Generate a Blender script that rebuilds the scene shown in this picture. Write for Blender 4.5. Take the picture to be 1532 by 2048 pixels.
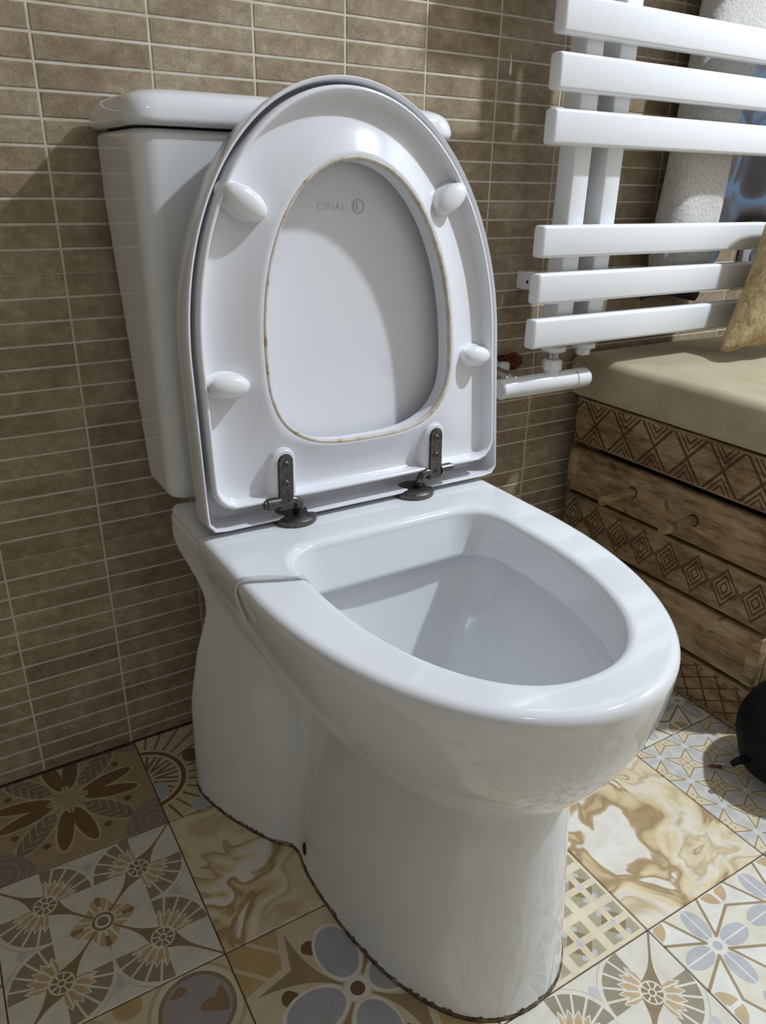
import bpy, bmesh, math, random
import numpy as np
from mathutils import Matrix, Vector
random.seed(4)
for _o in list(bpy.data.objects): bpy.data.objects.remove(_o, do_unlink=True)
SC = bpy.context.scene
COL = SC.collection

# ------------------------------------------------------------------ camera
CR = [[0.85273186, -0.52196363, 0.0200584], [-0.19464962, -0.35316471, -0.91508809], [0.48472662, 0.77642041, -0.40275483]]
CPOS = (-0.15084, -0.89299, 0.72845)
FPX = 1513.28
cam_d = bpy.data.cameras.new('camera'); cam = bpy.data.objects.new('camera', cam_d); COL.objects.link(cam)
cam_d.sensor_fit = 'HORIZONTAL'; cam_d.sensor_width = 36.0; cam_d.lens = FPX / 1532 * 36.0
cam_d.clip_start = 0.02
_M = Matrix.Identity(4)
for _i in range(3):
    _M[_i][0] = CR[0][_i]; _M[_i][1] = -CR[1][_i]; _M[_i][2] = -CR[2][_i]; _M[_i][3] = CPOS[_i]
cam.matrix_world = _M
SC.camera = cam

# ------------------------------------------------------------------ world, exposure, main light
w = bpy.data.worlds.new('world'); SC.world = w; w.use_nodes = True
w.node_tree.nodes['Background'].inputs[0].default_value = (0.8, 0.88, 1.0, 1)
w.node_tree.nodes['Background'].inputs[1].default_value = 0.0
SC.view_settings.view_transform = 'Standard'; SC.view_settings.look = 'None'
SC.view_settings.gamma = 1.0; SC.view_settings.use_curve_mapping = False
SC.view_settings.exposure = 0.0
LAMP = (1.40, -0.88, 2.12)
LAMP_W = 43.0
FILL_W = 1.6

# ------------------------------------------------------------------ helpers
def put(name, verts, faces, mat, parent=None, smooth=False, origin=None, normals=None):
    """world-space mesh -> object whose origin is the middle of its bottom"""
    V = np.asarray(verts, dtype=float)
    if origin is None:
        lo, hi = V.min(0), V.max(0)
        origin = ((lo[0]+hi[0])/2, (lo[1]+hi[1])/2, lo[2])
    me = bpy.data.meshes.new(name)
    me.from_pydata((V-np.array(origin)).tolist(), [], faces)
    me.update()
    if smooth:
        me.polygons.foreach_set('use_smooth', [True]*len(me.polygons))
    if normals is not None:
        me.normals_split_custom_set_from_vertices([tuple(n) for n in normals])
    o = bpy.data.objects.new(name, me); COL.objects.link(o)
    if mat: me.materials.append(mat)
    o.location = origin
    if parent: o.parent = parent; o.location = Vector(origin) - wloc(parent)
    return o
def wloc(o):
    v = Vector(o.location)
    while o.parent: o = o.parent; v += Vector(o.location)
    return v
def put_bm(name, bm, mat, parent=None, smooth=False, M=None, origin=None):
    bmesh.ops.recalc_face_normals(bm, faces=bm.faces)
    if M is not None: bm.transform(M)
    bm.verts.index_update()
    V = [tuple(v.co) for v in bm.verts]; F = [[v.index for v in f.verts] for f in bm.faces]
    bm.free()
    return put(name, V, F, mat, parent, smooth, origin)
def autosmooth(o, ang=40):
    me = o.data
    me.polygons.foreach_set('use_smooth', [True]*len(me.polygons))
    me.set_sharp_from_angle(angle=math.radians(ang))
def thing(name, loc, label, cat, group=None):
    o = bpy.data.objects.new(name, None); COL.objects.link(o); o.location = loc
    o.empty_display_size = 0.05
    tag(o, label, cat, group); return o
def tag(o, label=None, cat=None, group=None, kind=None):
    if label: o['label'] = label
    if cat: o['category'] = cat
    if group: o['group'] = group
    if kind: o['kind'] = kind
    return o
def bm_box(lo, hi, r=0.0, seg=2):
    bm = bmesh.new(); bmesh.ops.create_cube(bm, size=1.0)
    for v in bm.verts:
        for k in range(3): v.co[k] = (lo[k]+hi[k])/2 + v.co[k]*(hi[k]-lo[k])
    if r > 0: bmesh.ops.bevel(bm, geom=bm.edges[:]+bm.verts[:], offset=r, segments=seg, profile=0.5, affect='EDGES')
    return bm
def box(name, lo, hi, mat, parent=None, r=0.0, seg=2, M=None):
    o = put_bm(name, bm_box(lo, hi, r, seg), mat, parent, M=M)
    if r > 0: autosmooth(o, 50)
    return o
def bm_cyl(p0, p1, r0, r1=None, n=24, cap=True, bm=None):
    bm = bm or bmesh.new(); r1 = r0 if r1 is None else r1
    p0, p1 = Vector(p0), Vector(p1); d = (p1-p0)
    Q = d.to_track_quat('Z', 'Y').to_matrix()
    R0 = [bm.verts.new(p0+Q@Vector((r0*math.cos(2*math.pi*k/n), r0*math.sin(2*math.pi*k/n), 0))) for k in range(n)]
    R1 = [bm.verts.new(p1+Q@Vector((r1*math.cos(2*math.pi*k/n), r1*math.sin(2*math.pi*k/n), 0))) for k in range(n)]
    for k in range(n): bm.faces.new((R0[k], R0[(k+1) % n], R1[(k+1) % n], R1[k]))
    if cap: bm.faces.new(R0[::-1]); bm.faces.new(R1)
    return bm
def bm_lathe(prof, p0, axis, n=32):
    """prof: list of (radius, height along axis)"""
    bm = bmesh.new(); Q = Vector(axis).to_track_quat('Z', 'Y').to_matrix(); p0 = Vector(p0)
    rings = []
    for r, h in prof:
        if r < 1e-6: rings.append([bm.verts.new(p0+Q@Vector((0, 0, h)))])
        else: rings.append([bm.verts.new(p0+Q@Vector((r*math.cos(2*math.pi*k/n), r*math.sin(2*math.pi*k/n), h))) for k in range(n)])
    for a, b in zip(rings[:-1], rings[1:]):
        for k in range(n):
            k2 = (k+1) % n
            if len(a) == 1 and len(b) == 1: continue
            if len(a) == 1: bm.faces.new((a[0], b[k], b[k2]))
            elif len(b) == 1: bm.faces.new((a[k], a[k2], b[0]))
            else: bm.faces.new((a[k], a[k2], b[k2], b[k]))
    return bm
def bm_tube(pts, r, n=12):
    bm = bmesh.new(); P = [Vector(p) for p in pts]; rings = []
    up = Vector((0.123, 0.31, 0.94))
    for i, p in enumerate(P):
        t = (P[min(i+1, len(P)-1)]-P[max(i-1, 0)]).normalized()
        a = t.cross(up).normalized(); b = t.cross(a)
        rr = r[i] if hasattr(r, '__len__') else r
        rings.append([bm.verts.new(p+(a*math.cos(2*math.pi*k/n)+b*math.sin(2*math.pi*k/n))*rr) for k in range(n)])
    for A, B in zip(rings[:-1], rings[1:]):
        for k in range(n): bm.faces.new((A[k], A[(k+1) % n], B[(k+1) % n], B[k]))
    bm.faces.new(rings[0][::-1]); bm.faces.new(rings[-1])
    return bm

# ------------------------------------------------------------------ node maths: python expressions -> shader nodes
class E:
    nt = None
    def __init__(s, v): s.v = v
    @staticmethod
    def op(o, *a, clamp=False):
        n = E.nt.nodes.new('ShaderNodeMath'); n.operation = o; n.use_clamp = clamp
        for i, x in enumerate(a):
            x = x.v if isinstance(x, E) else x
            if isinstance(x, (int, float)): n.inputs[i].default_value = float(x)
            else: E.nt.links.new(x, n.inputs[i])
        return E(n.outputs[0])
    def __add__(s, o): return E.op('ADD', s, o)
    __radd__ = __add__
    def __sub__(s, o): return E.op('SUBTRACT', s, o)
    def __rsub__(s, o): return E.op('SUBTRACT', o, s)
    def __mul__(s, o): return E.op('MULTIPLY', s, o)
    __rmul__ = __mul__
    def __truediv__(s, o): return E.op('DIVIDE', s, o)
    def __rtruediv__(s, o): return E.op('DIVIDE', o, s)
    def __pow__(s, o): return E.op('POWER', s, o)
    def __lt__(s, o): return E.op('LESS_THAN', s, o)
    def __gt__(s, o): return E.op('GREATER_THAN', s, o)
    def __and__(s, o): return E.op('MULTIPLY', s, o)
    def __or__(s, o): return E.op('MAXIMUM', s, o)
    def __invert__(s): return E.op('SUBTRACT', 1.0, s)
    def __abs__(s): return E.op('ABSOLUTE', s)
    def sin(s): return E.op('SINE', s)
    def cos(s): return E.op('COSINE', s)
    def sqrt(s): return E.op('SQRT', s)
    def fract(s): return E.op('FRACT', s)
    def exp(s): return E.op('EXPONENT', s)
def mx(a, b): return E.op('MAXIMUM', a, b)
def mn(a, b): return E.op('MINIMUM', a, b)
def hyp(a, b): return (a*a+b*b).sqrt()
def at2(a, b): return E.op('ARCTAN2', a, b)
def band(x, c, h): return abs(x-c) < h
def cell(x, per, off=0.0):
    """fold x into [-per/2, per/2] around multiples of per shifted by off"""
    return (((x-off)/per+0.5).fract()-0.5)*per
def mixc(mask, a, b):
    n = E.nt.nodes.new('ShaderNodeMix'); n.data_type = 'RGBA'
    for i, x in ((0, mask), (6, a), (7, b)):
        x = x.v if isinstance(x, E) else x
        if isinstance(x, (int, float)): n.inputs[i].default_value = x
        elif isinstance(x, tuple): n.inputs[i].default_value = (*x, 1)
        else: E.nt.links.new(x, n.inputs[i])
    return n.outputs[2]
def paint(base, *layers):
    c = base
    for m, col in layers: c = mixc(m, c, col)
    return c
def srgb(r, g, b):
    f = lambda c: (c/255/12.92 if c/255 <= 0.04045 else ((c/255+0.055)/1.055)**2.4)
    return (f(r), f(g), f(b))
def new_mat(name, rough=0.5, metal=0.0, spec=0.5, color=(0.8, 0.8, 0.8)):
    m = bpy.data.materials.new(name); m.use_nodes = True
    b = m.node_tree.nodes['Principled BSDF']
    b.inputs['Base Color'].default_value = (*color, 1); b.inputs['Roughness'].default_value = rough
    b.inputs['Metallic'].default_value = metal; b.inputs['Specular IOR Level'].default_value = spec
    E.nt = m.node_tree
    return m, b
def link(sock, inp): E.nt.links.new(sock.v if isinstance(sock, E) else sock, inp)
def coords(kind='Object'):
    n = E.nt.nodes.new('ShaderNodeTexCoord'); s = E.nt.nodes.new('ShaderNodeSeparateXYZ')
    E.nt.links.new(n.outputs[kind], s.inputs[0]); return n.outputs[kind], E(s.outputs[0]), E(s.outputs[1]), E(s.outputs[2])
def worldpos():
    n = E.nt.nodes.new('ShaderNodeNewGeometry'); return n.outputs['Position']
def noise(vec, scale, detail=3.0, rough=0.5, dist=0.0, col=False):
    n = E.nt.nodes.new('ShaderNodeTexNoise'); n.inputs['Scale'].default_value = scale
    n.inputs['Detail'].default_value = detail; n.inputs['Roughness'].default_value = rough; n.inputs['Distortion'].default_value = dist
    E.nt.links.new(vec, n.inputs['Vector'])
    return n.outputs[1] if col else E(n.outputs[0])
def ramp(fac, stops, interp='LINEAR'):
    n = E.nt.nodes.new('ShaderNodeValToRGB'); n.color_ramp.interpolation = interp
    e = n.color_ramp.elements
    while len(e) < len(stops): e.new(0.5)
    for k, (p, c) in enumerate(stops): e[k].position = p; e[k].color = (*c, 1)
    link(fac, n.inputs[0]); return n.outputs[0]
def bump(b, height, strength=0.3, dist=0.001):
    n = E.nt.nodes.new('ShaderNodeBump'); n.inputs['Strength'].default_value = strength; n.inputs['Distance'].default_value = dist
    link(height, n.inputs['Height']); E.nt.links.new(n.outputs[0], b.inputs['Normal'])
def scalevec(vec, s):
    n = E.nt.nodes.new('ShaderNodeVectorMath'); n.operation = 'MULTIPLY'; n.inputs[1].default_value = s
    E.nt.links.new(vec, n.inputs[0]); return n.outputs[0]
def addvec(a, b, k=1.0):
    n = E.nt.nodes.new('ShaderNodeVectorMath'); n.operation = 'MULTIPLY_ADD'; n.inputs[1].default_value = (k, k, k)
    E.nt.links.new(b, n.inputs[0]); E.nt.links.new(a, n.inputs[2]); return n.outputs[0]

MAT = {}
def simple(name, col, rough=0.5, metal=0.0, spec=0.5):
    m, b = new_mat(name, rough, metal, spec, col); MAT[name] = m; return m
# ---- ceramics, plastics, metals
m, b = new_mat('vitreous_china', 0.07, 0, 0.5, (0.80, 0.81, 0.82)); MAT['china'] = m
b.inputs['Coat Weight'].default_value = 0.25; b.inputs['Coat Roughness'].default_value = 0.04
n1 = noise(worldpos(), 9.0, 2.0); link(paint((0.80, 0.81, 0.82), (n1*0.35, (0.76, 0.77, 0.775))), b.inputs['Base Color'])
m, b = new_mat('seat_plastic', 0.14, 0, 0.5, (0.82, 0.82, 0.84)); MAT['seat'] = m
n1 = noise(worldpos(), 14.0, 2.0); link(paint((0.82, 0.82, 0.845), (n1*0.3, (0.79, 0.79, 0.81))), b.inputs['Base Color'])
m, b = new_mat('worn_seat_edge', 0.5, 0, 0.3, (0.6, 0.55, 0.45)); MAT['seat_edge'] = m
n1 = noise(worldpos(), 60.0, 5.0, 0.7)
link(ramp(n1, [(0.36, srgb(164, 140, 110)), (0.44, srgb(198, 186, 166)), (0.62, srgb(216, 210, 200))]), b.inputs['Base Color'])
simple('bumper_plastic', (0.86, 0.86, 0.86), 0.16)
simple('radiator_enamel', (0.86, 0.87, 0.88), 0.28)
simple('valve_enamel', (0.84, 0.84, 0.84), 0.22)
m, b = new_mat('antique_bronze', 0.34, 0.9, 0.5, (0.2, 0.19, 0.18)); MAT['bronze'] = m
n1 = noise(worldpos(), 240.0, 4.0); link(ramp(n1, [(0.3, (0.085, 0.08, 0.077)), (0.7, (0.17, 0.16, 0.15))]), b.inputs['Base Color'])
simple('screw_steel', (0.12, 0.11, 0.1), 0.35, 0.9)
simple('dark_gap', (0.012, 0.011, 0.01), 0.8)
simple('chrome', (0.6, 0.6, 0.6), 0.15, 1.0)
simple('imprint_grey', (0.60, 0.60, 0.61), 0.4)
simple('badge_line', (0.06, 0.06, 0.06), 0.4)
simple('badge_face', (0.62, 0.63, 0.64), 0.3)
m, b = new_mat('grimy_sealant', 0.7, 0, 0.3); MAT['sealant'] = m
n1 = noise(worldpos(), 90.0, 4.0, 0.7); link(ramp(n1, [(0.35, srgb(58, 46, 36)), (0.55, srgb(104, 88, 70)), (0.7, srgb(160, 146, 124))]), b.inputs['Base Color'])
m, b = new_mat('clear_plastic', 0.12, 0, 0.5, (0.93, 0.94, 0.95)); MAT['clear'] = m
b.inputs['Transmission Weight'].default_value = 0.55; b.inputs['IOR'].default_value = 1.45
# ---- wall
def wall_mat(name, lo, mid, hi):
    m, b = new_mat(name, 0.42, 0, 0.45)
    pos = worldpos()
    oi = E.nt.nodes.new('ShaderNodeObjectInfo'); rnd = E(oi.outputs['Random'])
    sv = scalevec(pos, (0.85, 1, 1.1))
    n1 = noise(sv, 16.0, 5.0, 0.62); n2 = noise(sv, 75.0, 5.0, 0.7); n3 = noise(pos, 420.0, 3.0, 0.7)
    f = n1*0.36+n2*0.38+n3*0.26+(rnd-0.5)*0.06
    c = ramp(f, [(0.38, lo), (0.5, mid), (0.62, hi)])
    link(c, b.inputs['Base Color']); link(0.36+n2*0.22, b.inputs['Roughness'])
    bump(b, n2*0.6+n3*0.4, 0.35, 0.0012)
    MAT[name] = m; return m
wall_mat('wall_stoneware', srgb(122, 104, 81), srgb(156, 138, 112), srgb(186, 170, 145))
m, b = new_mat('wall_grout', 0.75, 0, 0.2); MAT['wall_grout'] = m
n1 = noise(worldpos(), 30.0, 4.0); link(ramp(n1, [(0.3, srgb(200, 190, 172)), (0.7, srgb(224, 216, 202))]), b.inputs['Base Color'])
m, b = new_mat('floor_grout', 0.8, 0, 0.2); MAT['floor_grout'] = m
n1 = noise(worldpos(), 60.0, 4.0); link(ramp(n1, [(0.3, srgb(74, 60, 46)), (0.7, srgb(120, 102, 82))]), b.inputs['Base Color'])
simple('ceiling_paint', (0.82, 0.83, 0.84), 0.9, 0, 0.2)
simple('wall_paint', (0.72, 0.69, 0.65), 0.85, 0, 0.2)

# ------------------------------------------------------------------ room shell
P = 0.0245                      # pitch of the wall tile rows
CW = 4.6464*P                   # width of a wall tile
FZ = 35.7                       # row number of the floor line
XL, XR, YF, ZC = -1.9, 1.85, -2.6, 2.2
wall = box('wall_back', (XL, 0.0008, 0.0), (XR, 0.10, ZC), MAT['wall_grout']); tag(wall, kind='structure')
floor = box('floor', (XL, YF, -0.06), (XR, 0.0008, -0.0016), MAT['floor_grout']); tag(floor, kind='structure')
ceil = box('ceiling', (XL, YF, ZC), (XR, 0.10, ZC+0.05), MAT['ceiling_paint']); tag(ceil, kind='structure')
wl = box('wall_left', (XL-0.08, YF, 0.0), (XL, 0.10, ZC), MAT['wall_paint']); tag(wl, kind='structure')
wr = box('wall_right', (XR, YF, 0.0), (XR+0.08, 0.10, ZC), MAT['wall_paint']); tag(wr, kind='structure')
wf = box('wall_front', (XL, YF-0.08, 0.0), (XR, YF, ZC), MAT['wall_paint']); tag(wf, kind='structure')

# wall tiles: the 300 that show largest are pieces of their own, the rest one mesh
def proj(p):
    d = [p[k]-CPOS[k] for k in range(3)]
    c = [sum(CR[r][k]*d[k] for k in range(3)) for r in range(3)]
    return 766+FPX*c[0]/c[2], 1024+FPX*c[1]/c[2], c[2]
HID = [[(205, 190), (915, 240), (990, 640), (1000, 900), (975, 950), (1150, 1050), (1350, 1250), (1300, 1500), (395, 1540), (380, 1300), (390, 1180), (345, 1080), (345, 1000), (300, 930)],
       [(1160, 790), (1600, 700), (1600, 1600), (1100, 1150)]]
def inside(poly, x, y):
    r = False
    for (x0, y0), (x1, y1) in zip(poly, poly[1:]+poly[:1]):
        if (y0 > y) != (y1 > y) and x < (x1-x0)*(y-y0)/(y1-y0)+x0: r = not r
    return r
def joint(r): return 0.0008 if (r-10) % 13 == 0 else 0.0027     # rows where two printed slabs butt together
cells = []
for r in range(int(FZ-ZC/P)-1, 36):
    za, zb = (FZ-r)*P-joint(r)/2, (FZ-r-1)*P+joint(r+1)/2
    za, zb = min(za, ZC), max(zb, 0.0005)
    if za-zb < 0.004: continue
    for c in range(int(XL/CW)-1, int(XR/CW)+1):
        xa, xb = max(c*CW+0.0013, XL), min((c+1)*CW-0.0013, XR)
        if xb-xa < 0.01: continue
        q = [proj((x, 0, z)) for x, z in ((xa, za), (xb, za), (xb, zb), (xa, zb))]
        cx, cy = sum(p[0] for p in q)/4, sum(p[1] for p in q)/4
        ar = abs((q[2][0]-q[0][0])*(q[3][1]-q[1][1])-(q[3][0]-q[1][0])*(q[2][1]-q[0][1]))/2
        seen = any(0 < p[0] < 1532 and 0 < p[1] < 2048 for p in q) and q[0][2] > 0.2
        if any(all(inside(pl, p[0], p[1]) for p in q) for pl in HID): seen = False
        cells.append((ar if seen else 0.0, xa, xb, zb, za))
cells.sort(key=lambda t: -t[0])
def tile_geo(hx, hz, d=0.0032, e=0.0007):
    V = [(-hx, 0, -hz), (hx, 0, -hz), (hx, 0, hz), (-hx, 0, hz),
         (-hx, -d+e, -hz), (hx, -d+e, -hz), (hx, -d+e, hz), (-hx, -d+e, hz),
         (-hx+e, -d, -hz+e), (hx-e, -d, -hz+e), (hx-e, -d, hz-e), (-hx+e, -d, hz-e)]
    F = [(8, 9, 10, 11)]
    for a, bq in ((0, 4), (4, 8)):
        for k in range(4): F.append((a+k, a+(k+1) % 4, bq+(k+1) % 4, bq+k))
    return V, F
shared = {}
BV, BF = [], []
for k, (ar, xa, xb, za, zb) in enumerate(cells):
    hx, hz = (xb-xa)/2, (zb-za)/2
    if k < 300 and ar > 0:
        key = (round(hx, 5), round(hz, 5))
        if key not in shared:
            V, F = tile_geo(hx, hz); me = bpy.data.meshes.new('wall_tile'); me.from_pydata(V, [], F); me.update(); me.materials.append(MAT['wall_stoneware']); shared[key] = me
        o = bpy.data.objects.new('wall_tile', shared[key]); COL.objects.link(o); o.parent = wall
        o.location = Vector(((xa+xb)/2, 0.0032, (za+zb)/2))-wloc(wall)
    else:
        V, F = tile_geo(hx, hz); n0 = len(BV)
        BV += [(x+(xa+xb)/2, y+0.0032, z+(za+zb)/2) for x, y, z in V]; BF += [tuple(i+n0 for i in f) for f in F]
o = put('wall_tile_field', BV, BF, MAT['wall_stoneware'], wall); tag(o, kind='stuff')

# ------------------------------------------------------------------ floor tiles, each printed with its own pattern
T = 8.13*P
CREAM = srgb(222, 216, 200); OCH = srgb(196, 170, 130); OLV = srgb(150, 140, 116); TAU = srgb(146, 124, 94)
BRN = srgb(116, 92, 64); LAV = srgb(198, 196, 196); BLU = srgb(184, 184, 186); SAND = srgb(206, 186, 148); GRY = srgb(160, 156, 142); WHT = srgb(228, 224, 214)
def floor_mat(name, fn):
    m, b = new_mat(name, 0.45, 0, 0.4)
    vec, x, y, z = coords('Object')
    u, v = x*(2/T), y*(2/T)
    c = fn(u, v, vec)
    n1 = noise(worldpos(), 45.0, 4.0, 0.6)
    g = E.nt.nodes.new('ShaderNodeMix'); g.data_type = 'RGBA'; g.blend_type = 'MULTIPLY'; g.inputs[0].default_value = 1.0
    link(c, g.inputs[6]); link(ramp(n1, [(0.3, (0.86, 0.85, 0.83)), (0.65, (1, 1, 1))]), g.inputs[7])
    link(g.outputs[2], b.inputs['Base Color'])
    link(0.36+n1*0.2, b.inputs['Roughness'])
    MAT[name] = m; return m
def pat_fan(u, v, vec):
    a, bb = abs(u), abs(v)
    t, s = (a+bb)*0.70711, abs(a-bb)*0.70711
    q = t-0.707
    r = hyp(q, s); ph = at2(q, s)
    spoke = (s < (q*q*(-24.0)).exp()*0.105+0.012) & (t > 0.12)
    hubline = band(r, 0.035, 0.008) | (band(r, 0.115, 0.008)) | ((r > 0.035) & (r < 0.11) & (abs(cell(at2(q, s), 0.785, 0.39)) < 0.11))
    infan = (r > 0.135) & (r < 0.485) & (abs(ph) < 0.80)
    zz = abs(cell(ph, 0.32, 0.0))
    edge = 0.33-zz*0.55
    inner = infan & (r < edge)
    ribs_out = (0.16-zz)*r < 0.012
    ribs_in = abs(cell(ph, 0.4, 0.0))
    ribs_in = (0.2-ribs_in)*r < 0.010
    r0 = hyp(u, v); th = at2(v, u)
    ros = (r0 > 0.13) & (r0 < (th*4.0).cos()*0.055+0.27)
    rosl = abs(cell(th, 0.3927, 0.0))*r0 < 0.012
    spike = (r0 > 0.25) & (r0 < 0.40) & (abs(cell(th, 1.5708, 0.0)) < (0.40-r0)*0.7)
    dots = hyp(mn(a, bb)-0.0, mx(a, bb)-0.80) < 0.055
    arc = band(r, 0.535, 0.007) & (abs(ph) < 0.85)
    return paint(CREAM, (arc, srgb(196, 188, 168)), (infan, OLV), (inner, OCH), (infan & band(r, edge, 0.012), CREAM), (infan & (r > edge) & ribs_out, CREAM), (inner & ribs_in, CREAM),
                 (dots, LAV), (spike, srgb(186, 184, 192)), (ros, OCH), (ros & rosl, CREAM), ((r0 > 0.20) & ros & band(th.sin()*th.cos(), 0.0, 0.1), TAU), (spoke, TAU), (hubline, CREAM), (r0 < 0.115, TAU), (band(r0, 0.07, 0.012), CREAM))
def marble(seed):
    def f(u, v, vec):
        off = E.nt.nodes.new('ShaderNodeVectorMath'); off.operation = 'ADD'; off.inputs[1].default_value = (seed, seed*0.7, seed*1.3)
        E.nt.links.new(vec, off.inputs[0]); p = off.outputs[0]
        w1 = noise(p, 5.0, 2.0, 0.5, 0.0, True)
        p2 = addvec(p, w1, 0.16)
        w2 = noise(p2, 9.0, 2.0, 0.5, 0.0, True)
        p3 = addvec(p2, w2, 0.08)
        n = noise(p3, 7.5, 3.2, 0.5, 0.9)
        n2 = noise(p3, 4.0, 1.0, 0.5, 0.4)
        f = ((n*0.62+n2*0.38)*4.2+0.1).fract()
        return ramp(f, [(0.0, srgb(228, 220, 202)), (0.12, srgb(226, 210, 172)), (0.22, srgb(206, 184, 142)), (0.27, srgb(168, 142, 104)), (0.34, srgb(186, 162, 122)), (0.38, srgb(232, 226, 212)), (0.50, srgb(232, 226, 214)),
                        (0.58, srgb(222, 204, 164)), (0.64, srgb(176, 152, 112)), (0.68, srgb(222, 206, 172)), (0.80, srgb(226, 212, 178)), (0.90, srgb(200, 178, 138)), (1.0, srgb(228, 220, 202))])
    return f
def pat_big(u, v, vec):
    a, bb = abs(u), abs(v)
    t, s = (a+bb)*0.70711, abs(a-bb)*0.70711
    r0 = hyp(u, v)
    lo_, hi_ = mn(a, bb), mx(a, bb)
    e1 = hyp((hi_-0.45)/0.30, lo_/0.205)
    petal = e1 < 1.0
    star = (t > 0.15) & (s < mx((t-0.15)/0.78, 0.0)**2.0*0.36+0.012) & (t < s*0.6+0.70)
    och = (t > s*0.6+0.79) & ~(band(s, 0.15, 0.022))
    tri = (hyp(lo_-0.235, hi_-0.62) < 0.085) & ~(e1 < 1.12) & (s > 0.2)
    ring = e1 < 1.14
    return paint(srgb(214, 200, 170), (och, srgb(190, 164, 116)), (star, srgb(160, 138, 106)), (tri, BRN), (ring, WHT), (petal, srgb(174, 175, 178)), (r0 < 0.13, WHT), (r0 < 0.075, BRN))
def pat_flower(per, small):
    def f(u, v, vec):
        a, bb = abs(cell(u, per, per/2))/per, abs(cell(v, per, per/2))/per      # from a flower centre, 0..0.5
        ca, cb = 0.5-a, 0.5-bb
        hi_, lo_ = mx(ca, cb), mn(ca, cb)
        edge = hi_-lo_*0.465-0.225
        star = edge < 0.0
        line = (edge > -0.018) & (edge < 0.018)
        if small: line = (edge > -0.022) & (edge < 0.014)
        ph, pl = mx(a, bb), mn(a, bb)
        e1 = hyp((ph-0.275)/0.185, pl/0.115)
        rc = hyp(ca, cb)
        dot = (rc > 0.055) & (rc < 0.185) & (lo_ > 0.022)
        mid = pl < 0.008
        r0 = hyp(a, bb)
        if small:
            dot = (rc < 0.055) | (hyp(hi_-0.15, lo_) < 0.035) | (hyp(lo_-0.14, hi_-0.14) < 0.03)
            return paint(srgb(212, 208, 200), (e1 < 1.0, srgb(202, 198, 192)), ((abs(a-bb) < 0.03) & (r0 < 0.3), WHT), (r0 < 0.07, srgb(214, 214, 212)), (star, srgb(220, 206, 176)), (dot & star, srgb(192, 164, 118)), (line, srgb(160, 138, 98)))
        return paint(srgb(224, 218, 198), (e1 < 1.0, BLU), ((e1 < 1.0) & mid, WHT), (star, WHT), (dot & star, OCH), (line, srgb(158, 138, 106)), (r0 < 0.10, WHT), (r0 < 0.052, BLU))
    return f
def pat_plaid(u, v, vec):
    a, bb = cell(u, 0.5, 0.25), cell(v, 0.5, 0.25)
    aa, ab = abs(a), abs(bb)
    da, db = aa-0.118, ab-0.118
    sq = mx(abs(da), abs(db)) < 0.078
    tri = sq & ((da+db) < -0.055)
    tri2 = sq & ((da-db) < -0.045) & ((da+db) < 0.02)
    cen = (aa+ab) < 0.05
    return paint(srgb(222, 208, 176), (((aa > 0.21) | (ab > 0.21)), srgb(226, 214, 186)), (sq, srgb(172, 164, 136)), (tri2, LAV), (tri, srgb(140, 122, 92)), (cen, LAV))
def pat_dark(u, v, vec):
    a, bb = abs(u), abs(v)
    r0 = hyp(u, v); th = at2(v, u)
    hi_, lo_ = mx(a, bb), mn(a, bb)
    ang = at2(lo_, hi_)
    t, s = (a+bb)*0.70711, abs(a-bb)*0.70711
    pet = hyp((r0-0.52)/0.33, (ang-0.22)*r0/0.095) < 1.0
    rim = hyp((r0-0.52)/0.36, (ang-0.22)*r0/0.125) < 1.0
    leaf = hyp((t-0.60)/0.34, s/0.13) < 1.0
    leafl = leaf & (abs(((t*26.0)+s*30.0).sin()) < 0.35)
    leafr = hyp((t-0.60)/0.37, s/0.155) < 1.0
    dot = hyp(hi_-0.66, lo_-0.35) < 0.045
    cor = hyp((t-1.22)/0.30, s/0.42) < 1.0
    corl = cor & (abs((hyp(t-1.22, s)*34.0).sin()) < 0.25)
    starc = r0 < 0.13+abs((th*4.0).cos())*0.13
    starl = starc & (abs((th*8.0).sin()) < 0.3)
    return paint(srgb(172, 152, 118), (rim, srgb(196, 180, 148)), (leafr, srgb(190, 174, 146)), (pet, srgb(124, 98, 68)), (leaf, srgb(140, 122, 100)), (leafl, srgb(176, 160, 140)), (cor, srgb(146, 130, 122)), (corl, srgb(170, 154, 140)),
                 (dot, srgb(116, 92, 66)), (starc, srgb(188, 170, 136)), (starl, srgb(140, 118, 88)))
def pat_wheel(u, v, vec):
    cx, cy = u+1.10, v+0.15
    r = hyp(cx, cy); th = at2(cy, cx)
    ring = band(r, 0.53, 0.03); ringo = band(r, 0.53, 0.06)
    seg = abs(cell(th, 0.42, 0.0))
    tri = (r < 0.46) & (r > 0.15) & (seg*r < 0.055) & (seg*r > 0.02)
    rays = (r > 0.6) & (abs(cell(th, 0.21, 0.0))*r < 0.016)
    blob = hyp((u+0.93)/0.10, (v+0.43)/0.16) < 1.0
    blob2 = hyp((u+0.48)/0.2, (v+0.9)/0.12) < 1.0
    disc = hyp(u+0.38, v-0.02) < 0.13
    out2 = band(hyp(u-0.2, v-0.1), 0.46, 0.03)
    return paint(srgb(206, 190, 156), (rays, srgb(132, 112, 82)), (tri, srgb(128, 108, 80)), (blob, BLU), (blob2, BLU), (ringo, srgb(214, 200, 168)), (ring, srgb(122, 98, 70)), (out2, srgb(130, 108, 80)), (disc, srgb(120, 98, 74)))
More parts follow.
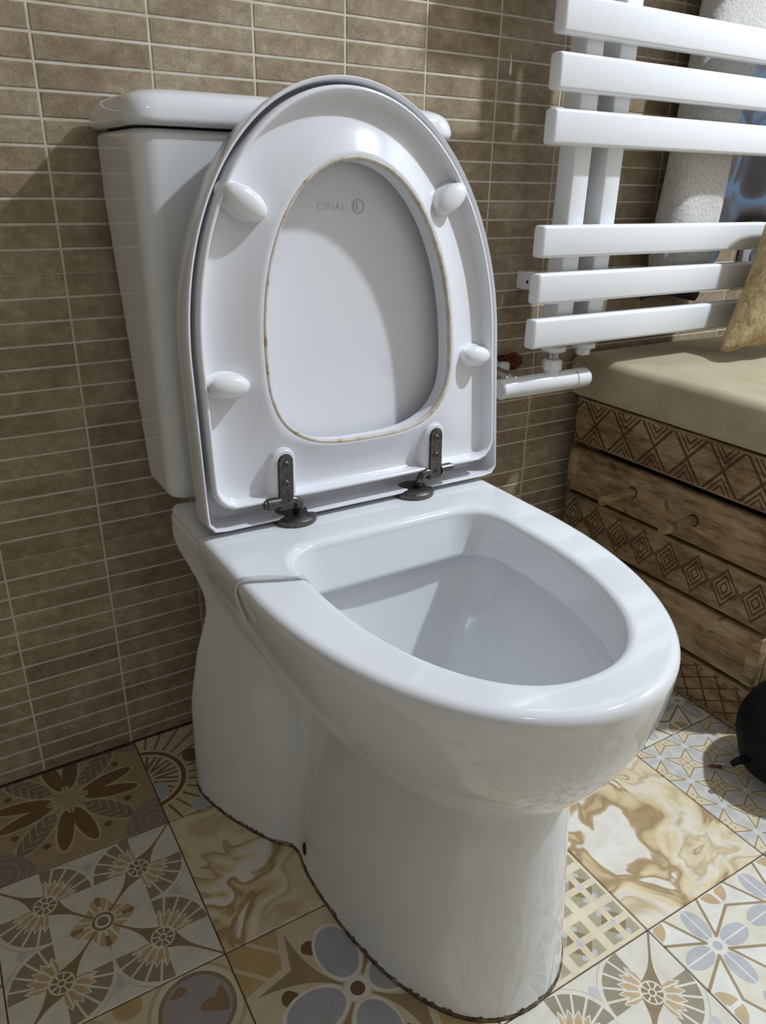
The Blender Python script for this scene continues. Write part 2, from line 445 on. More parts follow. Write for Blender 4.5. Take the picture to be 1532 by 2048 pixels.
def pat_medal(u, v, vec):
    a, bb = abs(u)-0.58, abs(v)-0.60
    r = hyp(a, bb); th = at2(bb, a)
    wv = noise(vec, 28.0, 2.0)
    return paint(srgb(214, 200, 168), (r < 0.47, srgb(196, 176, 134)), (r < 0.43, srgb(220, 210, 186)), (r < 0.37, srgb(150, 132, 106)), (r < 0.33, srgb(166, 158, 158)), ((r < 0.30) & (wv > 0.58), srgb(150, 124, 96)),
                 (hyp(abs(u), abs(v)) < 0.16, srgb(190, 164, 116)), (hyp(mx(abs(u), abs(v))-0.95, mn(abs(u), abs(v))) < 0.14, srgb(190, 164, 116)))
def pat_sand(u, v, vec):
    a, bb = abs(u), abs(v)
    r = hyp(a-1.0, bb-1.0)
    return paint(srgb(214, 202, 172), (band(r, 0.6, 0.05), OLV), (r < 0.3, LAV), (hyp(u, v) < 0.3, OCH), (abs(a-bb) < 0.02, TAU))
PAT = {'fan': pat_fan, 'marble': marble(0.0), 'marble2': marble(3.3), 'big': pat_big, 'flower': pat_flower(1.0, False), 'stars': pat_flower(0.5, True),
       'plaid': pat_plaid, 'dark': pat_dark, 'wheel': pat_wheel, 'medal': pat_medal, 'sand': pat_sand}
for k, fn in PAT.items(): floor_mat('floor_'+k, fn)
GRID = {(-1, -1): 'dark', (0, -1): 'wheel', (-1, 0): 'fan', (0, 0): 'marble', (-1, 1): 'medal', (0, 1): 'big', (-2, 0): 'flower', (-2, 1): 'sand', (1, 1): 'plaid',
        (1, 2): 'fan', (0, 2): 'wheel', (2, 1): 'marble2', (2, 2): 'flower', (3, 1): 'stars', (3, 2): 'dark', (3, 0): 'flower', (2, 0): 'big', (1, 0): 'stars', (4, 1): 'fan', (-2, -1): 'big', (1, -1): 'plaid', (2, -1): 'dark', (3, -1): 'sand'}
FO = np.array([0.05, -6.85])*P; FA = -0.011
FU = np.array([math.cos(FA), math.sin(FA)]); FW = np.array([-math.sin(FA), math.cos(FA)])
names = list(PAT)
def floor_tile_mesh(pat, x0, x1, y0, y1):
    h = T/2-0.0007; e = 0.0008; d = 0.006
    bm = bm_box((x0, y0, -d), (x1, y1, 0.0), 0.0)
    top = [ed for ed in bm.edges if all(v.co.z > -1e-6 for v in ed.verts)]
    bmesh.ops.bevel(bm, geom=top, offset=e, segments=1, affect='EDGES')
    me = bpy.data.meshes.new('floor_tile'); bm.to_mesh(me); bm.free(); me.materials.append(MAT['floor_'+pat]); return me
fcache = {}
for i in range(-10, 10):
    for j in range(-1, 14):
        c = FO+FU*T*(i+0.5)-FW*T*(j+0.5)
        h = T/2-0.0007
        x0, x1, y0, y1 = -h, h, -h, h
        if j == -1: y1 = min(h, -0.0045-c[1])
        if c[0]-h > XR or c[0]+h < XL or c[1]+h < YF: continue
        x0 = max(-h, XL-c[0]+0.02); x1 = min(h, XR-c[0]-0.02); y0 = max(-h, YF-c[1]+0.02)
        if x1-x0 < 0.02 or y1-y0 < 0.02: continue
        pat = GRID.get((i, j)) or names[(i*7+j*3+(i*j) % 5) % len(names)]
        key = (pat, round(x0, 3), round(x1, 3), round(y0, 3), round(y1, 3))
        if key not in fcache: fcache[key] = floor_tile_mesh(pat, x0, x1, y0, y1)
        o = bpy.data.objects.new('floor_tile', fcache[key]); COL.objects.link(o); o.parent = floor
        o.location = Vector((c[0], c[1], 0.0))-wloc(floor); o.rotation_euler = (0, 0, FA)

# ------------------------------------------------------------------ ceiling lamps: one above the bench, one added as fill
def ceiling_lamp(x, y, watts, label, size=0.11):
    lt = thing('ceiling_lamp', (x, y, ZC), label, 'lamp', 'round ceiling lamps')
    o = put_bm('housing', bm_lathe([(0.0, 0.0), (0.085, 0.0), (0.09, -0.01), (0.085, -0.05), (size/2+0.012, -0.06), (size/2+0.004, -0.055), (size/2+0.002, -0.05)], (x, y, ZC), (0, 0, 1)), MAT['radiator_enamel'], lt); autosmooth(o)
    d = bpy.data.lights.new('bulb_light', 'AREA'); d.shape = 'DISK'; d.size = size; d.energy = watts; d.color = (0.80, 0.885, 1.0)
    l = bpy.data.objects.new('bulb_light', d); COL.objects.link(l); l.parent = lt; l.location = (0, 0, -0.062)
    return lt
ceiling_lamp(LAMP[0], LAMP[1], LAMP_W, 'round white ceiling lamp above the wooden bench, outside the picture', 0.09)
ceiling_lamp(-0.2, -1.55, FILL_W, 'added round fill lamp behind the camera, outside the picture', 0.16)  # added fill lamp, only there to lift the shadows

# ------------------------------------------------------------------ implicit surfaces (surface nets, vertices projected on to the exact surface)
def smax(a, b, k): h = np.maximum(k-np.abs(a-b), 0)/k; return np.maximum(a, b)+h*h*k/4
def smin(a, b, k): return -smax(-a, -b, k)
def surfnet(f, lo, hi, h, mirror=False):
    ax = [np.arange(lo[k], hi[k]+h, h) for k in range(3)]
    n = [len(a) for a in ax]
    G = np.stack(np.meshgrid(*ax, indexing='ij'), -1)
    F = f(G[..., 0].ravel(), G[..., 1].ravel(), G[..., 2].ravel()).reshape(n)
    S = F < 0
    cnt = np.zeros([k-1 for k in n]); acc = np.zeros([k-1 for k in n]+[3])
    sl = lambda o, k: slice(o, n[k]-1+o)
    for a in range(3):
        b, c = (a+1) % 3, (a+2) % 3
        for ob in (0, 1):
            for oc in (0, 1):
                i0 = [0, 0, 0]; i0[b] = ob; i0[c] = oc; i1 = list(i0); i1[a] = 1
                s0 = tuple(sl(i0[k], k) for k in range(3)); s1 = tuple(sl(i1[k], k) for k in range(3))
                cr = S[s0] != S[s1]
                den = np.where(cr, F[s0]-F[s1], 1); t = np.where(cr, F[s0]/den, 0)
                pos = np.zeros(acc.shape); pos[..., a] = t; pos[..., b] = ob; pos[..., c] = oc
                acc += pos*cr[..., None]; cnt += cr
    act = cnt > 0
    idx = -np.ones(act.shape, int); idx[act] = np.arange(act.sum())
    I = np.argwhere(act)
    V = (I+acc[act]/cnt[act][:, None])*h+np.array(lo)
    Q = []
    for a in range(3):
        b, c = (a+1) % 3, (a+2) % 3
        s0 = [slice(None)]*3; s1 = [slice(None)]*3; s0[a] = slice(0, n[a]-1); s1[a] = slice(1, n[a])
        A, B = S[tuple(s0)], S[tuple(s1)]
        E_ = np.argwhere(A != B); fl = A[tuple(E_.T)]
        ok = (E_[:, b] > 0) & (E_[:, c] > 0) & (E_[:, b] < n[b]-1) & (E_[:, c] < n[c]-1)
        E_, fl = E_[ok], fl[ok]
        def cid(db, dc):
            J = E_.copy(); J[:, b] += db; J[:, c] += dc; return idx[tuple(J.T)]
        q = np.stack([cid(-1, -1), cid(0, -1), cid(0, 0), cid(-1, 0)], 1)
        q[~fl] = q[~fl][:, ::-1]
        Q.append(q)
    Q = np.concatenate(Q)
    Q = Q[(Q >= 0).all(1)]
    def grad(V, e=2e-4):
        g = np.zeros(V.shape)
        for k in range(3):
            d = np.zeros(3); d[k] = e
            g[:, k] = (f(*(V+d).T)-f(*(V-d).T))/(2*e)
        return g
    for _ in range(4):
        g = grad(V); st = (f(*V.T)/np.maximum((g*g).sum(1), 1e-3))[:, None]*g
        L = np.linalg.norm(st, axis=1, keepdims=True); st *= np.minimum(1, 0.5*h/np.maximum(L, 1e-9))
        V = V-st
    g = grad(V, 6e-4); g /= np.maximum(np.linalg.norm(g, axis=1, keepdims=True), 1e-9)
    return V, Q.tolist(), g
def ell2(ax, q, a, b, n):
    """approximate distance to the half superellipse |x|/a, q/b (q>=0)"""
    u = np.maximum(ax/a, 1e-4); v = np.maximum(q/b, 0)
    g = (u**n+v**n)**(1/n)
    gx = u**(n-1)/a*g**(1-n); gy = v**(n-1)/b*g**(1-n)
    return (g-1)/np.sqrt(gx*gx+gy*gy+1e-9)
def table(zs, vs, w=0.012):
    """smooth lookup through the listed points"""
    z = np.linspace(zs[0]-0.05, zs[-1]+0.05, 1200); v = np.interp(z, zs, vs)
    k = np.arange(-60, 61)*(z[1]-z[0]); g = np.exp(-(k/w)**2); g /= g.sum()
    v = np.convolve(np.pad(v, 60, mode='edge'), g, 'valid')
    return lambda q: np.interp(q, z, v)
def smooth01(x): x = np.clip(x, 0, 1); return x*x*(3-2*x)

XC = 0.217                       # axis of the toilet
ZR = 0.410                       # height of the rim
DR = table([0.0, 0.14, 0.23, 0.306, 0.328, 0.345, 0.366, 0.41], [0.114, 0.134, 0.166, 0.203, 0.204, 0.190, 0.143, 0.146], 0.008)
CT = table([0.0, 0.10, 0.20, 0.30, 0.35, 0.385, 0.41], [1.0, 0.92, 0.75, 0.52, 0.32, 0.05, 0.0], 0.015)
def f_pan(X, d, z):
    ax = np.abs(X)
    # bowl
    t = np.clip((ZR-z)/0.24, 0, 0.92)
    a = 0.1718*(1-t**1.6)**0.685; bb = 0.274*(1-t**2.2)**0.6
    A = ell2(ax, d-0.36, a, bb, 2.08)
    A = np.maximum(A, np.maximum(0.20-z, 0.24-d))
    # rear block
    c = CT(z)
    q = np.clip((d-0.12)/0.17, 0, 1.2)
    hB = 0.1705-0.004*(1-z/0.41)-0.068*c*q**1.7-0.05*np.clip((0.15-d)/0.1, 0, 1)**2
    B = smax(ax-hB, DR(z)-d, 0.012)
    B = smax(B, d-(0.285+0.12*smooth01((z-0.22)/0.15)), 0.03)
    E_ = np.maximum(np.maximum(ax-0.085, d-0.26), 0.035-d)
    # front pedestal
    aC = 0.119-0.12*z; bC = 0.230-0.05*z
    C = ell2(np.abs(X-0.015), np.abs(d-0.34), aC, np.where(d > 0.34, bC, 0.12), 2.3)
    C = np.maximum(C, z-0.30)
    body = smin(smin(B, C, 0.022), E_, 0.01)
    body = np.maximum(body, z-0.395)
    out = smin(A, body, 0.005)
    out = smin(out, np.maximum(B, z-ZR), 0.004)
    out = smax(out, z-ZR, 0.010)
    out = np.maximum(out, 0.003-z)
    # opening through the rim
    I = ell2(ax, d-0.385, 0.1155, 0.206, 2.25)
    back = 0.3115+0.35*np.maximum(0.402-z, 0)*0.8-d
    I = smax(I, back, 0.045)
    # bowl below the rim
    sc = np.clip((z-0.15)/0.205, 0.02, 1)
    a2 = 0.131*sc**0.60
    J = np.where(d > 0.385, ell2(ax, d-0.385, a2, 0.216*sc**0.62, 2.2), ell2(ax, 0.385-d, a2, 0.080*sc**0.5, 3.2))
    J = np.maximum(J, 0.165-z)
    J = smax(J, z-0.358, 0.006)
    I = np.maximum(I, 0.34-z)
    hole = smin(I, J, 0.007)
    return smax(out, -hole, 0.009)

toilet = thing('toilet', (XC, -0.33, 0.0), 'white close-coupled ceramic toilet with seat and lid raised', 'toilet')
V, Q, N = surfnet(lambda x, y, z: f_pan(x, -y, z), (-0.19, -0.65, -0.008), (0.19, -0.02, 0.425), 0.0035)
V[:, 0] += XC
pan = put('pan', V, Q, MAT['china'], toilet, True, normals=N)
pan['label'] = 'white glazed bowl and pedestal'
# grimy joint between pedestal and floor
NSL = 420
ring_r = []
for k in range(NSL):
    th = 2*math.pi*k/NSL; c, sn = math.cos(th), math.sin(th)
    rr = np.linspace(0.02, 0.34, 640)
    fv = f_pan(rr*c, 0.33+rr*sn, np.full_like(rr, 0.006)) < 0
    ring_r.append((c, sn, rr[np.nonzero(fv)[0].max()]))
V, F = [], []
rng2 = np.random.default_rng(5); wob = np.convolve(np.tile(rng2.random(NSL), 3), np.ones(9)/9, 'same')[NSL:2*NSL]
for k, (c, sn, r) in enumerate(ring_r):
    w_ = 0.0012+0.0016*wob[k]
    for off, z in ((-0.003, 0.0002), (w_, 0.0002), (w_*0.8, 0.0018), (-0.0002, 0.0040), (-0.003, 0.0045)):
        V.append((XC+(r+off)*c, -(0.33+(r+off)*sn), z))
for k in range(NSL):
    k2 = (k+1) % NSL
    for q in range(5): F.append((k*5+q, k*5+(q+1) % 5, k2*5+(q+1) % 5, k2*5+q))
put('floor_sealant', V, F, MAT['sealant'], toilet, True)['label'] = 'dirty brown sealant around the foot'

# tank and its cover
def rbox(x, y, z, hx, hy, hz, r):
    q = np.stack([np.abs(x)-hx+r, np.abs(y)-hy+r, np.abs(z)-hz+r])
    return np.linalg.norm(np.maximum(q, 0), axis=0)+np.minimum(q.max(0), 0)-r
def f_tank(X, d, z):
    back = 0.012+0.055*np.clip((0.70-z)/0.29, 0, 1)
    hx = 0.1705-0.003*np.clip((0.76-z)/0.35, 0, 1)
    r = smax(np.abs(X)-hx, d-0.1535, 0.022)
    r = smax(r, back-d, 0.006)
    return smax(smax(r, 0.4105-z, 0.008), z-0.766, 0.008)
V, Q, N = surfnet(lambda x, y, z: f_tank(x, -y, z), (-0.19, -0.175, 0.395), (0.19, 0.004, 0.785), 0.004)
V[:, 0] += XC
put('tank', V, Q, MAT['china'], toilet, True, normals=N)['label'] = 'white ceramic cistern'
def f_tlid(X, d, z):
    r = smax(np.abs(X)-0.1755, d-0.1615, 0.026)
    r = smax(r, 0.006-d, 0.006)
    ch = (r+0.010)*0.62+(z-0.7945)*0.78                # chamfer along the top edge
    r = smax(smax(r, 0.7675-z, 0.007), z-0.7985, 0.006)
    return smax(r, ch, 0.012)
V, Q, N = surfnet(lambda x, y, z: f_tlid(x, -y, z), (-0.19, -0.19, 0.755), (0.19, 0.008, 0.822), 0.0035)
V[:, 0] += XC
put('tank_lid', V, Q, MAT['china'], toilet, True, normals=N)['label'] = 'white ceramic cistern cover with chamfered edge'
box('tank_gasket', (XC-0.160, -0.143, 0.7640), (XC+0.160, -0.02, 0.7690), MAT['dark_gap'], toilet)
box('tank_foot_gasket', (XC-0.150, -0.142, 0.4085), (XC+0.150, -0.09, 0.4135), MAT['dark_gap'], toilet)

# ---- seat and lid live in a leaning frame: X across, s up along the seat, n towards the viewer
SB = 0.11; SX = 0.226
nb = math.sqrt(1+SB*SB)
SM = Matrix(((1, 0, 0, SX), (0, SB/nb, -1/nb, -0.263), (0, 1/nb, SB/nb, 0.42), (0, 0, 0, 1)))
def sw(V): return [tuple(SM @ Vector(v)) for v in V]
NT_ = 160
SCN = (0.0, 0.165)
def contour(fn, n=NT_):
    R = []
    for k in range(n):
        th = 2*math.pi*k/n; c, s = math.cos(th), math.sin(th); lo, hi = 0.0, 0.6
        for _ in range(40):
            m_ = (lo+hi)/2
            if fn(SCN[0]+m_*c, SCN[1]+m_*s) < 0: lo = m_
            else: hi = m_
        R.append((c, s, lo))
    return R
def f_outer(x, s, g=0.0, bot=0.017, rc=0.022):
    a, bq = 0.1665+g, 0.236+g
    if s > 0.152: return (abs(x)/a)**2.05+((s-0.152)/bq)**2.05-1
    ex, es = abs(x)-(a-rc), (bot+rc)-s
    if ex > 0 and es > 0: return math.hypot(ex, es)-rc
    return max(abs(x)-a, bot-s)
def f_hole(x, s):
    x = x-0.002
    if s > 0.155: return (abs(x)/0.1035)**2.1+((s-0.155)/0.172)**2.1-1
    return (abs(x)/0.1035)**3.0+((0.155-s)/0.088)**3.0-1
CO = contour(f_outer); CH = contour(f_hole)
prof = [(0.0, -0.021), (0.0, -0.004), (0.012, -0.0012), (0.05, 0.0), (0.12, -0.0015), (0.24, -0.005), (0.38, -0.0085), (0.52, -0.0115), (0.64, -0.0135), (0.76, -0.0145), (0.83, -0.0142), (0.872, -0.0125), (0.895, -0.008),
        (0.905, -0.003), (0.918, -0.0006), (0.94, 0.0), (0.97, -0.0006), (0.992, -0.003), (1.0, -0.0065), (1.0, -0.019), (0.985, -0.021), (0.5, -0.0215)]
V, F = [], []
npf = len(prof)
for k in range(NT_):
    c, s, ro = CO[k]; ri = CH[k][2]
    for f, n in prof:
        w_ = ro-ri
        g = f
        if f > 0.8: g = 1-(1-f)*min(1.0, 0.062/w_) if w_ > 0.062 else f     # the lip keeps its width
        r = ri+w_*g
        V.append((SCN[0]+r*c, SCN[1]+r*s, n))
for k in range(NT_):
    for j in range(npf):
        j2 = (j+1) % npf; k2 = (k+1) % NT_
        F.append((k*npf+j, k2*npf+j, k2*npf+j2, k*npf+j2))
seat = put('seat', sw(V), F, MAT['seat'], toilet, True); seat['label'] = 'white plastic seat ring seen from below'
bm = bmesh.new(); bm.from_mesh(seat.data); bmesh.ops.recalc_face_normals(bm, faces=bm.faces); bm.to_mesh(seat.data); bm.free()
autosmooth(seat, 60)
# worn edge of the hole
pts = [(SCN[0]+CH[k][2]*CH[k][0]*1.0, SCN[1]+CH[k][2]*CH[k][1]*1.0, -0.0022) for k in range(NT_)]
V, F = [], []
for k in range(NT_):
    c, s, r = CH[k]
    for j in range(8):
        an = 2*math.pi*j/8; V.append((SCN[0]+(r+0.0012+0.0024*math.cos(an))*c, SCN[1]+(r+0.0012+0.0024*math.cos(an))*s, -0.0022+0.0028*math.sin(an)))
for k in range(NT_):
    for j in range(8): F.append((k*8+j, ((k+1) % NT_)*8+j, ((k+1) % NT_)*8+(j+1) % 8, k*8+(j+1) % 8))
o = put('hole_edge', sw(V), F, MAT['seat_edge'], seat, True); o['label'] = 'worn yellowed edge of the seat opening'
# rubber buffers
def bumper(x, s, ang, hl, hw):
    bm = bmesh.new(); bmesh.ops.create_uvsphere(bm, u_segments=28, v_segments=16, radius=1.0)
    for v in bm.verts:
        z = v.co.z
        v.co = Vector((v.co.x*hl, v.co.y*hw, z*0.0085 if z > 0 else z*0.015))
        if z <= 0:
            k = 1+0.28*min(1, -z*1.3); v.co.x *= k*1.0; v.co.y *= k
            L = math.hypot(v.co.x/hl, v.co.y/hw)
    for v in bm.verts:
        if v.co.z < -1e-6:
            a = math.atan2(v.co.y/hw, v.co.x/hl); q = min(1, -v.co.z/0.012); k = 0.99+0.22*q*q
            v.co.x = hl*k*math.cos(a); v.co.y = hw*k*math.sin(a)
    bm.transform(Matrix.Translation((x, s, 0.0005)) @ Matrix.Rotation(ang, 4, 'Z'))
    o = put_bm('bumper', bm, MAT['bumper_plastic'], seat, True, M=SM); return o
bumper(-0.110, 0.290, math.radians(-33), 0.0215, 0.0118)
bumper(0.1085, 0.2935, math.radians(35), 0.0205, 0.0115)
bumper(-0.141, 0.1345, math.radians(-3), 0.0195, 0.0105)
bumper(0.1405, 0.1355, math.radians(-3), 0.0175, 0.0105)
# lid (cover) behind the seat
CL = contour(lambda x, s: f_outer(x, s, 0.008, -0.004, 0.012))
lidprof = [(-0.020, -0.0500), (-0.010, -0.0490), (-0.0040, -0.0450), (-0.0012, -0.038), (0.0, -0.008), (-0.0004, -0.0055), (-0.0016, -0.0045), (-0.0034, -0.0052), (-0.0040, -0.008), (-0.0052, -0.027), (-0.0085, -0.0340), (-0.016, -0.0360)]
V, F = [], []
nl = len(lidprof)
for k in range(NT_):
    c, s, r = CL[k]
    for off, n in lidprof: V.append((SCN[0]+(r+off)*c, SCN[1]+(r+off)*s, n))
for k in range(NT_):
    for j in range(nl-1):
        k2 = (k+1) % NT_; F.append((k*nl+j, k2*nl+j, k2*nl+j+1, k*nl+j+1))
nc = len(V); V += [(SCN[0], SCN[1], -0.0500), (SCN[0], SCN[1], -0.0360)]
for k in range(NT_):
    k2 = (k+1) % NT_; F.append((k*nl, nc, k2*nl)); F.append((k2*nl+nl-1, nc+1, k*nl+nl-1))
lid = put('lid', sw(V), F, MAT['seat'], toilet, True); lid['label'] = 'white plastic lid raised behind the seat'
bm = bmesh.new(); bm.from_mesh(lid.data); bmesh.ops.recalc_face_normals(bm, faces=bm.faces); bm.to_mesh(lid.data); bm.free()
autosmooth(lid, 50)
# imprint on the inside of the lid
def text_mesh(txt, size, extr):
    cu = bpy.data.curves.new('txt', 'FONT'); cu.body = txt; cu.offset = 0.00004; cu.size = size; cu.extrude = extr; cu.align_x = 'LEFT'; cu.space_character = 1.22
    o = bpy.data.objects.new('txt', cu); COL.objects.link(o)
    dg = bpy.context.evaluated_depsgraph_get(); me = bpy.data.meshes.new_from_object(o.evaluated_get(dg))
    V = [tuple(v.co) for v in me.vertices]; F = [tuple(p.vertices) for p in me.polygons]
    bpy.data.objects.remove(o); bpy.data.curves.remove(cu); bpy.data.meshes.remove(me)
    return V, F
V, F = text_mesh('CIFIAL', 0.0092, 0.0002)
o = put('imprint_text', sw([(x-0.0235, y+0.2855, z-0.0359) for x, y, z in V]), F, MAT['imprint_grey'], lid)
bm = bm_lathe([(0.0056, 0.0), (0.0056, 0.0004), (0.0070, 0.0004), (0.0070, 0.0)], (0.0215, 0.289, -0.0360), (0, 0, 1), 28)
for dx in (-0.0022, 0.0012):
    pts = [(0.0215+dx+0.0026*math.cos(a)*1.0, 0.289+0.0042*math.sin(a), -0.0358) for a in np.linspace(1.9, 4.4, 9)]
    t = bm_tube(pts, 0.0006, 6); me = bpy.data.meshes.new('t'); t.to_mesh(me); bm.from_mesh(me); t.free(); bpy.data.meshes.remove(me)
put_bm('imprint_emblem', bm, MAT['imprint_grey'], lid, M=SM)

# hinges
def hinge(px, post_x, disc_x, side, disc_y=-0.250):
    # mounting disc on the deck
    o = put_bm('hinge_disc', bm_lathe([(0.0, 0.0), (0.0226, 0.0), (0.0236, 0.0022), (0.0230, 0.0058), (0.0200, 0.0080), (0.011, 0.0096), (0.0, 0.0100)], (disc_x, disc_y, ZR-0.0004), (0, 0, 1), 40), MAT['bronze'], toilet); autosmooth(o)
    s0 = 0.0125
    cx = lambda X, s, n: SM @ Vector((X, s, n))
    top = cx(px, s0+0.004, -0.0005)
    pz = top.z; py = top.y
    px_w = SX+post_x
    pts = [(px_w, disc_y-0.003, ZR+0.004), (px_w, disc_y-0.0035, ZR+0.012), (px_w, py, pz-0.009)]
    for a in np.linspace(0, math.pi/2, 7): pts.append((px_w+side*0.008*(1-math.cos(a)), py, pz-0.008+0.008*math.sin(a)))
    pts.append((SX+px, py, pz))
    o = put_bm('hinge_post', bm_tube(pts, 0.0044, 14), MAT['bronze'], toilet, True)
    b0 = (SX+px+side*0.0070, py, pz); b1 = (SX+px+side*0.0205, py, pz)
    o = put_bm('hinge_barrel', bm_cyl(b0, b1, 0.0058, n=24), MAT['bronze'], toilet); autosmooth(o)
    o2 = put_bm('barrel_end', bm_cyl(b1, (SX+px+side*0.0235, py, pz), 0.0044, n=20), MAT['bronze'], o); autosmooth(o2)
    # plate on the seat
    bm = bmesh.new(); hw = 0.0078; top_s = 0.064; n0, n1 = -0.004, 0.0032
    out = [(-hw, s0-0.004), (hw, s0-0.004)]+[(hw*math.cos(a), top_s-hw+hw*math.sin(a)) for a in np.linspace(0, math.pi, 13)]
    lean = 0.06*side*0+0.0
    A = [bm.verts.new((px+x+(s-0.035)*0.06, s, n1)) for x, s in out]; B = [bm.verts.new((px+x+(s-0.035)*0.06, s, n0)) for x, s in out]
    bm.faces.new(A); bm.faces.new(B[::-1])
    for k in range(len(out)): bm.faces.new((A[k], B[k], B[(k+1) % len(out)], A[(k+1) % len(out)]))
    bmesh.ops.recalc_face_normals(bm, faces=bm.faces)
    bmesh.ops.bevel(bm, geom=[e for e in bm.edges if all(abs(v.co.z-n1) < 1e-6 for v in e.verts)], offset=0.0008, segments=2, affect='EDGES')
    pl = put_bm('hinge_plate', bm, MAT['bronze'], toilet, M=SM); autosmooth(pl, 30); pl['label'] = 'dark bronze hinge plate with two cross-head screws'
    for s in (0.0535, 0.0345):
        x = px+(s-0.035)*0.06
        o = put_bm('screw', bm_lathe([(0.0, 0.0), (0.0036, 0.0), (0.0036, 0.0006), (0.0026, 0.0014), (0.0, 0.0017)], (x, s, n1), (0, 0, 1), 20), MAT['screw_steel'], pl, M=SM); autosmooth(o)
        bm = bm_box((x-0.0019, s-0.00035, n1+0.0012), (x+0.0019, s+0.00035, n1+0.0019)); b2 = bm_box((x-0.00035, s-0.0019, n1+0.0012), (x+0.00035, s+0.0019, n1+0.0019))
        me = bpy.data.meshes.new('t'); b2.to_mesh(me); bm.from_mesh(me); b2.free(); bpy.data.meshes.remove(me)
        put_bm('screw_slot', bm, MAT['dark_gap'], pl, M=SM @ Matrix.Identity(4))
    # moulded pad round the plate
    bm = bmesh.new(); hw = 0.0112; top_s = 0.0685
    out = [(-hw, 0.012), (hw, 0.012)]+[(hw*math.cos(a), top_s-hw+hw*math.sin(a)) for a in np.linspace(0, math.pi, 17)]
    A = [bm.verts.new((px+x+(s-0.035)*0.06, s, 0.0006)) for x, s in out]
    B = [bm.verts.new((px+x*1.35+(s-0.035)*0.06, s+(0.004 if s > 0.03 else 0), -0.016)) for x, s in out]
    bm.faces.new(A); bm.faces.new(B[::-1])
    for k in range(len(out)): bm.faces.new((A[k], B[k], B[(k+1) % len(out)], A[(k+1) % len(out)]))
    bmesh.ops.recalc_face_normals(bm, faces=bm.faces)
    bmesh.ops.bevel(bm, geom=[e for e in bm.edges if all(abs(v.co.z-0.0006) < 1e-6 for v in e.verts)], offset=0.0016, segments=3, affect='EDGES')
    o = put_bm('hinge_pad', bm, MAT['seat'], seat, M=SM); autosmooth(o, 50)
hinge(-0.0945, -0.0805, 0.1440, -1)
hinge(0.0835, 0.0650, 0.2890, 1)
# oval badge on the deck behind the bowl
bm = bmesh.new()
def oval(rx, ry, z, n=48): return [bm.verts.new((0.204+rx*math.cos(2*math.pi*k/n), -0.229+ry*math.sin(2*math.pi*k/n), z)) for k in range(n)]
A = oval(0.0262, 0.0118, ZR+0.0004); B = oval(0.0250, 0.0106, ZR+0.0004); A0 = oval(0.0262, 0.0118, ZR-0.002); B0 = oval(0.0250, 0.0106, ZR-0.002)
for k in range(48):
    k2 = (k+1) % 48
    bm.faces.new((A[k], A[k2], B[k2], B[k])); bm.faces.new((A0[k], A0[k2], A[k2], A[k])); bm.faces.new((B[k], B[k2], B0[k2], B0[k]))
put_bm('badge_rim', bm, MAT['badge_line'], pan)
bm = bm_lathe([(0.0, 0.0008), (1.0, 0.0008), (1.0, -0.002)], (0, 0, 0), (0, 0, 1), 48); bm.transform(Matrix.Translation((0.204, -0.229, ZR-0.0006)) @ Matrix.Diagonal((0.0250, 0.0106, 1, 1)))
o = put_bm('badge', bm, MAT['badge_face'], pan); o['label'] = 'oval grey badge with a dark outline'
# bolt hole in the side of the foot
lo_, hi_ = -0.15, -0.05
for _ in range(40):
    m_ = (lo_+hi_)/2
    if f_pan(np.array([m_]), np.array([0.3085]), np.array([0.023]))[0] > 0: lo_ = m_
    else: hi_ = m_
bm = bm_lathe([(0.0, 0.0010), (0.55, 0.0010), (0.95, 0.0006), (1.0, 0.0), (1.0, -0.004)], (0, 0, 0), (0, 0, 1), 24)
bm.transform(Matrix.Translation((XC+lo_, -0.3085, 0.023)) @ Vector((-1, 0.10, 0.08)).to_track_quat('Z', 'Y').to_matrix().to_4x4() @ Matrix.Diagonal((0.0058, 0.0085, 1, 1)))
o = put_bm('bolt_hole', bm, MAT['dark_gap'], toilet); o['label'] = 'dark fixing bolt hole'
# clear strap of a rim freshener hooked over the rim
strap = [(-0.1165, 0.366, 0.3995), (-0.1195, 0.366, 0.4088), (-0.127, 0.3655, 0.4112), (-0.146, 0.3572, 0.4114), (-0.162, 0.3500, 0.4112), (-0.1692, 0.3440, 0.4080), (-0.1722, 0.3435, 0.4010), (-0.1718, 0.3470, 0.392), (-0.1702, 0.3530, 0.3830), (-0.1688, 0.3590, 0.3750)]
wd = [0.0040, 0.0040, 0.0038, 0.0034, 0.0034, 0.0033, 0.0030, 0.0026, 0.002, 0.001]
V, F = [], []
for k, (x, d, z) in enumerate(strap):
    a = Vector(strap[max(k-1, 0)]); c = Vector(strap[min(k+1, len(strap)-1)]); t = (c-a).normalized()
    if k < 3: nrm = Vector((1, 0, 0.35)).normalized()
    elif k < 6: nrm = Vector((-0.25*(k-3)/2, 0, 1)).normalized()
    else: nrm = Vector((-1, 0, -0.1)).normalized()
    if k == 1: nrm = Vector((0.7, 0, 0.7))
    if k == 5: nrm = Vector((-0.7, 0, 0.7))
    sd = t.cross(nrm).normalized()*wd[k]
    c0 = Vector((x, d, z))+nrm*0.0010
    for s_, h_ in ((-1, 0), (1, 0), (0.8, 0.0011), (-0.8, 0.0011)):
        p = c0+sd*s_+nrm*h_; V.append((XC+p.x, -p.y, p.z))
for k in range(len(strap)-1):
    for j in range(4): F.append((k*4+j, k*4+(j+1) % 4, (k+1)*4+(j+1) % 4, (k+1)*4+j))
F.append((0, 1, 2, 3)); n0 = (len(strap)-1)*4; F.append((n0+3, n0+2, n0+1, n0))
bm = bmesh.new(); vs = [bm.verts.new(v) for v in V]
for f in F: bm.faces.new([vs[i] for i in f])
bmesh.ops.recalc_face_normals(bm, faces=bm.faces)
